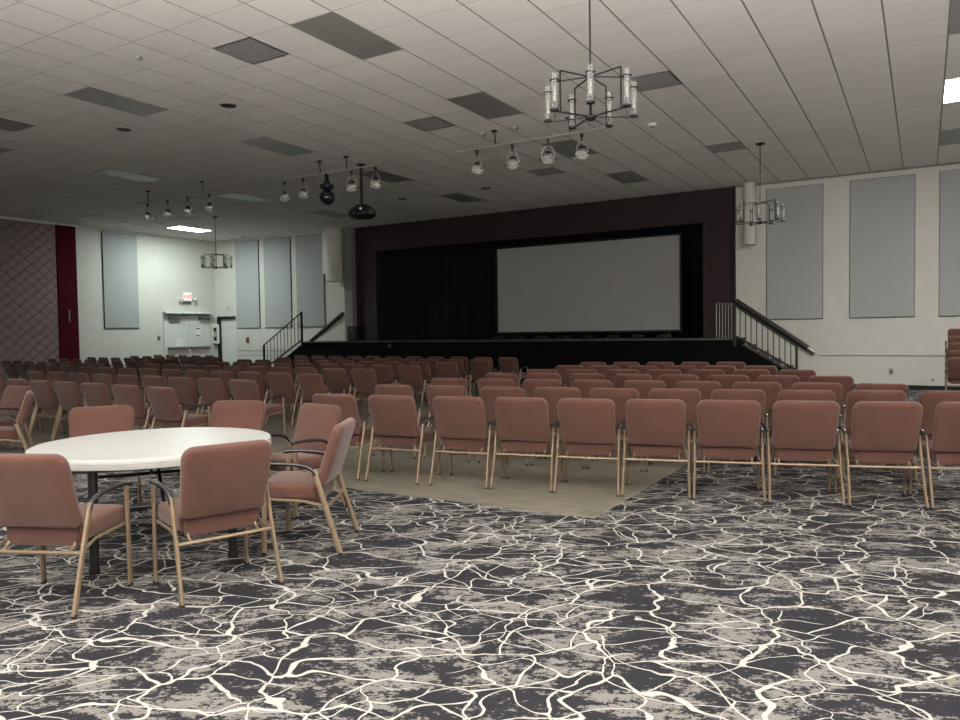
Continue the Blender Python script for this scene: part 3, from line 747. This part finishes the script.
bm = bmesh.new(); box(bm, -.03, .03, -.035, .035, -.10, .035, .006); link('clamp', bm, M['blackmetal'], t)
bm = bmesh.new(); lathe(bm, [(0, -.10), (.06, -.11), (.08, -.17), (.15, -.20), (.15, -.27), (.07, -.30), (0, -.30)], seg=24); link('collar', bm, M['blackmetal'], t, True)
bm = bmesh.new(); lathe(bm, [(.165*sin(pi*k/14), -.46+.165*cos(pi*k/14)) for k in range(15)], seg=28); link('globe', bm, M['blackarm'], t, True)
t = thing('ceiling_projector', (-10.70, 12.90, CEIL), 0, 'black projector hanging on a pole below the spotlight bar', 'projector')
bm = bmesh.new(); cyl(bm, (0, 0, 0), (0, 0, -.92), .035, seg=12); lathe(bm, [(0, 0), (.10, 0), (.10, -.02), (0, -.03)], seg=20); link('pole', bm, M['blackmetal'], t, True)
bm = bmesh.new(); lathe(bm, [(0, -.86), (.12, -.88), (.26, -.96), (.345, -1.05), (.345, -1.12), (.28, -1.18), (.12, -1.20), (0, -1.20)], seg=36)
for v in bm.verts: v.co.y *= .8
link('body', bm, M['blackarm'], t, True)
bm = bmesh.new(); cyl(bm, (.16, -.22, -1.02), (.19, -.27, -1.02), .025, seg=20); link('lens', bm, M['chrome'], t, True)

# ------------------------------------------------------------------ chairs
def make_chair():
    t = thing('armchair', (0, 0, 0))
    F, G = M['fabric'], M['gold']
    HW = .284
    # backrest: leaning cushion, slightly bowed
    def lean(u, v, w):
        y = -.118 - (v-.45)*.330 + w*.98 - .0; z = v*.985 + .008 + w*.30
        y += -.30*(u*u) * -1.0 * .25
        return (u, y, z)
    bm = bmesh.new(); cushion(bm, round_outline(.502, .530, .455, .888, .035, .070), .066, .030, .012, lean); link('backrest', bm, F, t, True)
    # seat
    def lie(u, v, w): return (u, v, .418 + w + (v)*.05)
    bm = bmesh.new(); cushion(bm, round_outline(.48, .515, -.095, .320, .03, .05), .105, .030, .014, lie); link('seat', bm, F, t, True)
    # rear skirt under the backrest
    bm = bmesh.new(); box(bm, -.215, .215, -.112, -.080, .345, .50, .008); link('rear_skirt', bm, M['seatback'], t)
    # side frames
    ry = lambda z: -.265+z*.30
    for s in (-1, 1):
        x = s*HW
        bm = bmesh.new(); tube(bm, [(x+s*.008, ry(0), .012), (x, ry(.3), .3), (x, ry(.585), .585)], .0120, .0205, seg=12, side=(1, 0, 0)); leg = link('leg', bm, G, t, True)
        bm = bmesh.new(); cyl(bm, (x+s*.008, ry(0), 0), (x+s*.008, ry(0)+.004, .022), .016, seg=12); link('foot_cap', bm, M['rubber'], leg, True)
        bm = bmesh.new(); tube(bm, [(x, .262, .012), (x, .258, .3), (x, .250, .612)], .0120, .0190, seg=12, side=(1, 0, 0)); leg = link('leg', bm, G, t, True)
        bm = bmesh.new(); cyl(bm, (x, .262, 0), (x, .262, .022), .016, seg=12); link('foot_cap', bm, M['rubber'], leg, True)
        bm = bmesh.new(); tube(bm, catmull([(x, ry(.545), .545), (x, -.080, .583), (x, -.035, .606), (x, .04, .620), (x, .14, .626), (x, .23, .625), (x, .285, .618)], 5), .0165, .0135, seg=12, side=(1, 0, 0)); link('armrest', bm, M['blackarm'], t, True)
    bm = bmesh.new(); y = ry(.325); tube(bm, [(-HW, y, .325), (0, y-.004, .325), (HW, y, .325)], .0105, .011, seg=8, side=(0, 1, 0)); link('crossbar', bm, G, t, True)
    bm = bmesh.new()
    for s in (-1, 1): tube(bm, [(s*(HW-.012), ry(.33), .33), (s*(HW-.03), .0, .365), (s*(HW-.012), .252, .385)], .008, .010, seg=8)
    tube(bm, [(-HW, .250, .375), (HW, .250, .375)], .009, .010, seg=8, side=(0, 1, 0))
    link('seat_frame', bm, G, t, True)
    for s in (-1, 1):
        bm = bmesh.new(); tube(bm, catmull([(s*.200, ry(.325)+.005, .325), (s*.200, -.105, .365), (s*.200, -.094, .47)], 4), .009, .009, seg=8); link('back_bracket', bm, G, t, True)
    register(t); return t
chair0 = make_chair(); used = [False]
ORD = ['', 'first', 'second', 'third', 'fourth', 'fifth', 'sixth', 'seventh', 'eighth', 'ninth', 'tenth', 'eleventh', 'twelfth']
def place_chair(x, y, rdeg, label, group, z=0.0, centre=False):
    """(x, y): middle of the top of the backrest; rdeg: direction of the row, the chair faces across it"""
    o = copy_tree(chair0) if used[0] else chair0; used[0] = True
    a = radians(rdeg); fx, fy = -sin(a), cos(a)
    off = 0 if centre else .235
    o.location = (x+fx*off, y+fy*off, z); o.rotation_euler = (0, 0, a)
    tag(o, label, 'armchair', group)
    return o
RIGHT = [
 [(-5.26, 5.83, 8), (-4.59, 5.93, 9), (-3.88, 6.06, 11), (-3.26, 6.19, 12), (-2.65, 6.31, 13), (-2.05, 6.47, 14), (-1.45, 6.63, 15), (-0.85, 6.80, 17), (-0.25, 6.98, 18), (0.34, 7.18, 19)],
 [(-5.51, 7.17, 6), (-4.80, 7.25, 7), (-4.10, 7.35, 9), (-3.47, 7.46, 10), (-2.85, 7.57, 11), (-2.23, 7.70, 12), (-1.62, 7.84, 14), (-1.00, 8.00, 15), (-0.39, 8.16, 16), (0.22, 8.34, 17)],
 [(-5.57, 8.48, 8), (-4.89, 8.58, 8), (-4.24, 8.65, 8), (-3.58, 8.74, 8), (-2.94, 8.83, 8), (-2.30, 8.92, 8), (-1.65, 9.00, 8), (-1.02, 9.09, 8), (-0.39, 9.17, 8)],
 [(-5.49, 9.82, 8), (-4.83, 9.92, 8), (-4.17, 10.01, 8), (-3.52, 10.09, 8), (-2.89, 10.18, 8), (-2.25, 10.27, 8), (-1.63, 10.35, 8), (-1.01, 10.44, 8)],
 [(-5.38, 10.99, 13), (-4.75, 11.13, 13), (-4.11, 11.27, 13), (-3.48, 11.42, 13), (-2.86, 11.55, 13), (-2.23, 11.70, 13), (-1.61, 11.84, 13)],
 [(-5.50, 12.35, 12), (-4.87, 12.47, 12), (-4.23, 12.61, 12), (-3.59, 12.73, 12), (-2.96, 12.86, 12), (-2.33, 12.99, 12)],
 [(-5.61, 13.76, 13), (-4.98, 13.90, 13), (-4.35, 14.05, 13), (-3.72, 14.20, 13), (-3.09, 14.33, 13)]]
for r, row in enumerate(RIGHT):
    for k, (x, y, a) in enumerate(row):
        where = 'nearest row' if r == 0 else ('farthest row' if r == 6 else ORD[r+1]+' row')
        place_chair(x, y, a, 'terracotta armchair, %s from the left in the %s of the right block' % (ORD[k+1], where), 'armchairs in the right block of rows')
CENTRE = [
 [(-8.11, 5.85), (-8.92, 5.92), (-9.75, 6.00), (-10.55, 6.06), (-11.31, 6.13), (-12.05, 6.19), (-12.90, 6.27)],
 [(-8.25, 7.27), (-9.03, 7.34), (-9.78, 7.40), (-10.53, 7.47), (-11.32, 7.54), (-12.12, 7.61), (-12.94, 7.68), (-13.75, 7.75), (-14.59, 7.83)],
 [(-8.40, 8.76), (-9.16, 8.83), (-9.94, 8.90), (-10.71, 8.97), (-11.48, 9.03), (-12.26, 9.09), (-13.03, 9.16), (-13.82, 9.22), (-14.64, 9.29), (-15.47, 9.38)]]
for (x0, y0, n) in ((-8.57, 10.28, 10), (-8.64, 11.75, 10), (-8.60, 13.02, 10), (-8.67, 14.49, 10), (-8.71, 15.91, 11)):
    CENTRE.append([(x0-.75*k, y0+.064*k) for k in range(n)])
for r, row in enumerate(CENTRE):
    for k, (x, y) in enumerate(row):
        where = 'nearest row' if r == 0 else ('farthest row' if r == 7 else ORD[r+1]+' row')
        place_chair(x, y, 1 + (k*37 % 5-2)*.5, 'terracotta armchair, %s from the aisle in the %s of the centre block' % (ORD[k+1], where), 'armchairs in the centre block of rows')
LEFT = [(-17.2, 9.9, 5), (-17.5, 10.9, 8), (-17.6, 12.3, 8), (-17.7, 13.6, 8), (-18.0, 14.9, 7), (-19.9, 16.2, 5)]
for r, (x0, y0, n) in enumerate(LEFT):
    for k in range(n):
        if r == 0: where = 'nearest row'
        elif r == 5: where = 'farthest row'
        else: where = ORD[r+1]+' row'
        place_chair(x0-.77*k, y0+.08*k, -7, 'dark terracotta armchair, %s from the right in the %s of the left block' % (ORD[k+1], where), 'armchairs in the far left block of rows')
# round the table
g = 'armchairs around the white table'
def around(x, y, face, label, gg=g): return place_chair(x, y, face-90, label, gg)
around(-4.17, 2.15, 114, 'armchair seen from behind at the lower left, cut by the picture edge')
around(-3.445, 2.915, 160, 'armchair seen from behind at the near right side of the white table')
around(-3.555, 4.03, 209, 'armchair seen side-on at the right of the white table, facing left')
around(-4.60, 4.91, 262, 'armchair behind the side-on one, its front turned to the white table')
around(-5.59, 4.87, 294, 'armchair beyond the white table, right one of the two, facing it')
around(-6.36, 3.98, 326, 'armchair beyond the white table, left one of the two, facing it')
around(-10.25, 5.26, 273, 'armchair at the left picture edge, farther of the two turned left', 'armchairs at the left picture edge')
around(-8.99, 4.73, 243, 'armchair at the left picture edge, nearer of the two turned left', 'armchairs at the left picture edge')
# stack by the right wall
for k in range(5):
    place_chair(.68, 17.3+.085*k, 0, 'terracotta armchair in the stack by the right wall, %s from the bottom' % ORD[k+1], 'stacked armchairs by the right wall', z=.140*k)

# ------------------------------------------------------------------ round table
t = thing('round_table', (-4.82, 3.42, 0), 0, 'round white folding table with black legs at the lower left', 'table')
R = .815
bm = bmesh.new(); lathe(bm, [(0, .700), (R-.006, .700), (R, .706), (R, .732), (R-.005, .738), (0, .738)], seg=96); link('tabletop', bm, M['tabletop'], t, True)
bm = bmesh.new(); lathe(bm, [(R-.02, .672), (R-.001, .672), (R+.002, .682), (R+.002, .702), (R-.02, .702)], seg=96); link('edge_band', bm, M['tabletop'], t, True)
for (a, b) in ((-66, 0), (114, 180)):
    pa = Vector((.74*cos(radians(a)), .74*sin(radians(a)), 0)); pb = Vector((.80*cos(radians(b)), .80*sin(radians(b)), 0))
    for p in (pa, pb):
        bm = bmesh.new(); cyl(bm, (p.x, p.y, .02), (p.x*.98, p.y*.98, .698), .030, seg=16); leg = link('leg', bm, M['blackmetal'], t, True)
        bm = bmesh.new(); cyl(bm, (p.x, p.y, 0), (p.x, p.y, .04), .034, seg=16); link('foot_cap', bm, M['rubber'], leg, True)
    bm = bmesh.new(); cyl(bm, (pa.x, pa.y, .40), (pb.x, pb.y, .40), .014, seg=10); cyl(bm, (pa.x*.98, pa.y*.98, .66), (pb.x*.98, pb.y*.98, .66), .018, seg=10)
    link('cross_brace', bm, M['blackmetal'], t, True)
    m_ = (pa+pb)/2
    bm = bmesh.new(); cyl(bm, (m_.x, m_.y, .40), (0, 0, .66), .012, seg=8); link('fold_strut', bm, M['blackmetal'], t, True)
bm = bmesh.new(); box(bm, -.62, .62, -.03, .03, .65, .70); box(bm, -.03, .03, -.62, .62, .66, .70); link('underframe', bm, M['blackmetal'], t)

# ------------------------------------------------------------------ light
def area(name, loc, size, rot, power, col, sy=None):
    l = bpy.data.lights.new(name, 'AREA'); l.energy = power; l.color = col; l.shape = 'RECTANGLE'; l.size = size; l.size_y = sy or size
    o = bpy.data.objects.new(name, l); COL.objects.link(o); o.location = loc; o.rotation_euler = rot
    return o
area('uplight_fill', (-2.0, -2.5, 1.4), 3.5, (radians(180-18), 0, radians(15)), 2000, (1.0, .95, .90), 3.0).data.spread = radians(140)  # fill aimed upward behind the camera, added to brighten the ceiling
area('uplight_fill', (3.6, 0.0, 1.3), 3.0, (radians(180-15), 0, 0), 1500, (1.0, .95, .91), 3.0).data.spread = radians(140)  # second added fill, lifts the right side of the ceiling
# weak fill light added at the rear wall, no glazed doors behind it
area('rear_fill', (-4.0, FY+.05, 1.7), 9.0, (radians(90), 0, 0), 30, (1.0, .93, .87), 3.0)
def lamp(x, y, z, power, col=(1.0, .965, .92), r=.30):
    l = bpy.data.lights.new('fill_point', 'POINT'); l.energy = power; l.color = col; l.shadow_soft_size = r
    o = bpy.data.objects.new('fill_point', l); COL.objects.link(o); o.location = (x, y, z)
for (x, y) in ((-2.9, -1.8), (4.0, -1.8), (-10.9, -1.8)):  # unseen chandeliers with point fills, added to light the near ceiling
    make_chandelier((x, y, CEIL), .3, 'chandelier added out of view behind the viewer for its light')
    lamp(x, y, 3.95, 230 if x < 0 else 330)
w = bpy.data.worlds.new('world'); scene.world = w; w.use_nodes = True
w.node_tree.nodes['Background'].inputs[0].default_value = (.5, .5, .55, 1); w.node_tree.nodes['Background'].inputs[1].default_value = .02

# ------------------------------------------------------------------ camera
cam = bpy.data.cameras.new('camera'); co = bpy.data.objects.new('camera', cam); COL.objects.link(co); scene.camera = co
cam.sensor_width = 36; cam.lens = 742.44/960*36; cam.clip_end = 100; cam.clip_start = .05
yw, pt, rl = radians(30.856), radians(2.1225), radians(-.813)
fw = Vector((-sin(yw)*cos(pt), cos(yw)*cos(pt), -sin(pt))); rt = Vector((cos(yw), sin(yw), 0)); up = rt.cross(fw)
r2 = cos(rl)*rt + sin(rl)*up; u2 = -sin(rl)*rt + cos(rl)*up
mt = Matrix((r2, u2, -fw)).transposed().to_4x4(); mt.translation = (0, 0, 1.5); co.matrix_world = mt

scene.view_settings.view_transform = 'Standard'; scene.view_settings.look = 'None'
scene.view_settings.gamma = 1.0; scene.view_settings.use_curve_mapping = False
scene.view_settings.exposure = -0.10
scene.cycles.use_denoising = True
scene.cycles.max_bounces = 8
scene.cycles.sample_clamp_indirect = 4.0
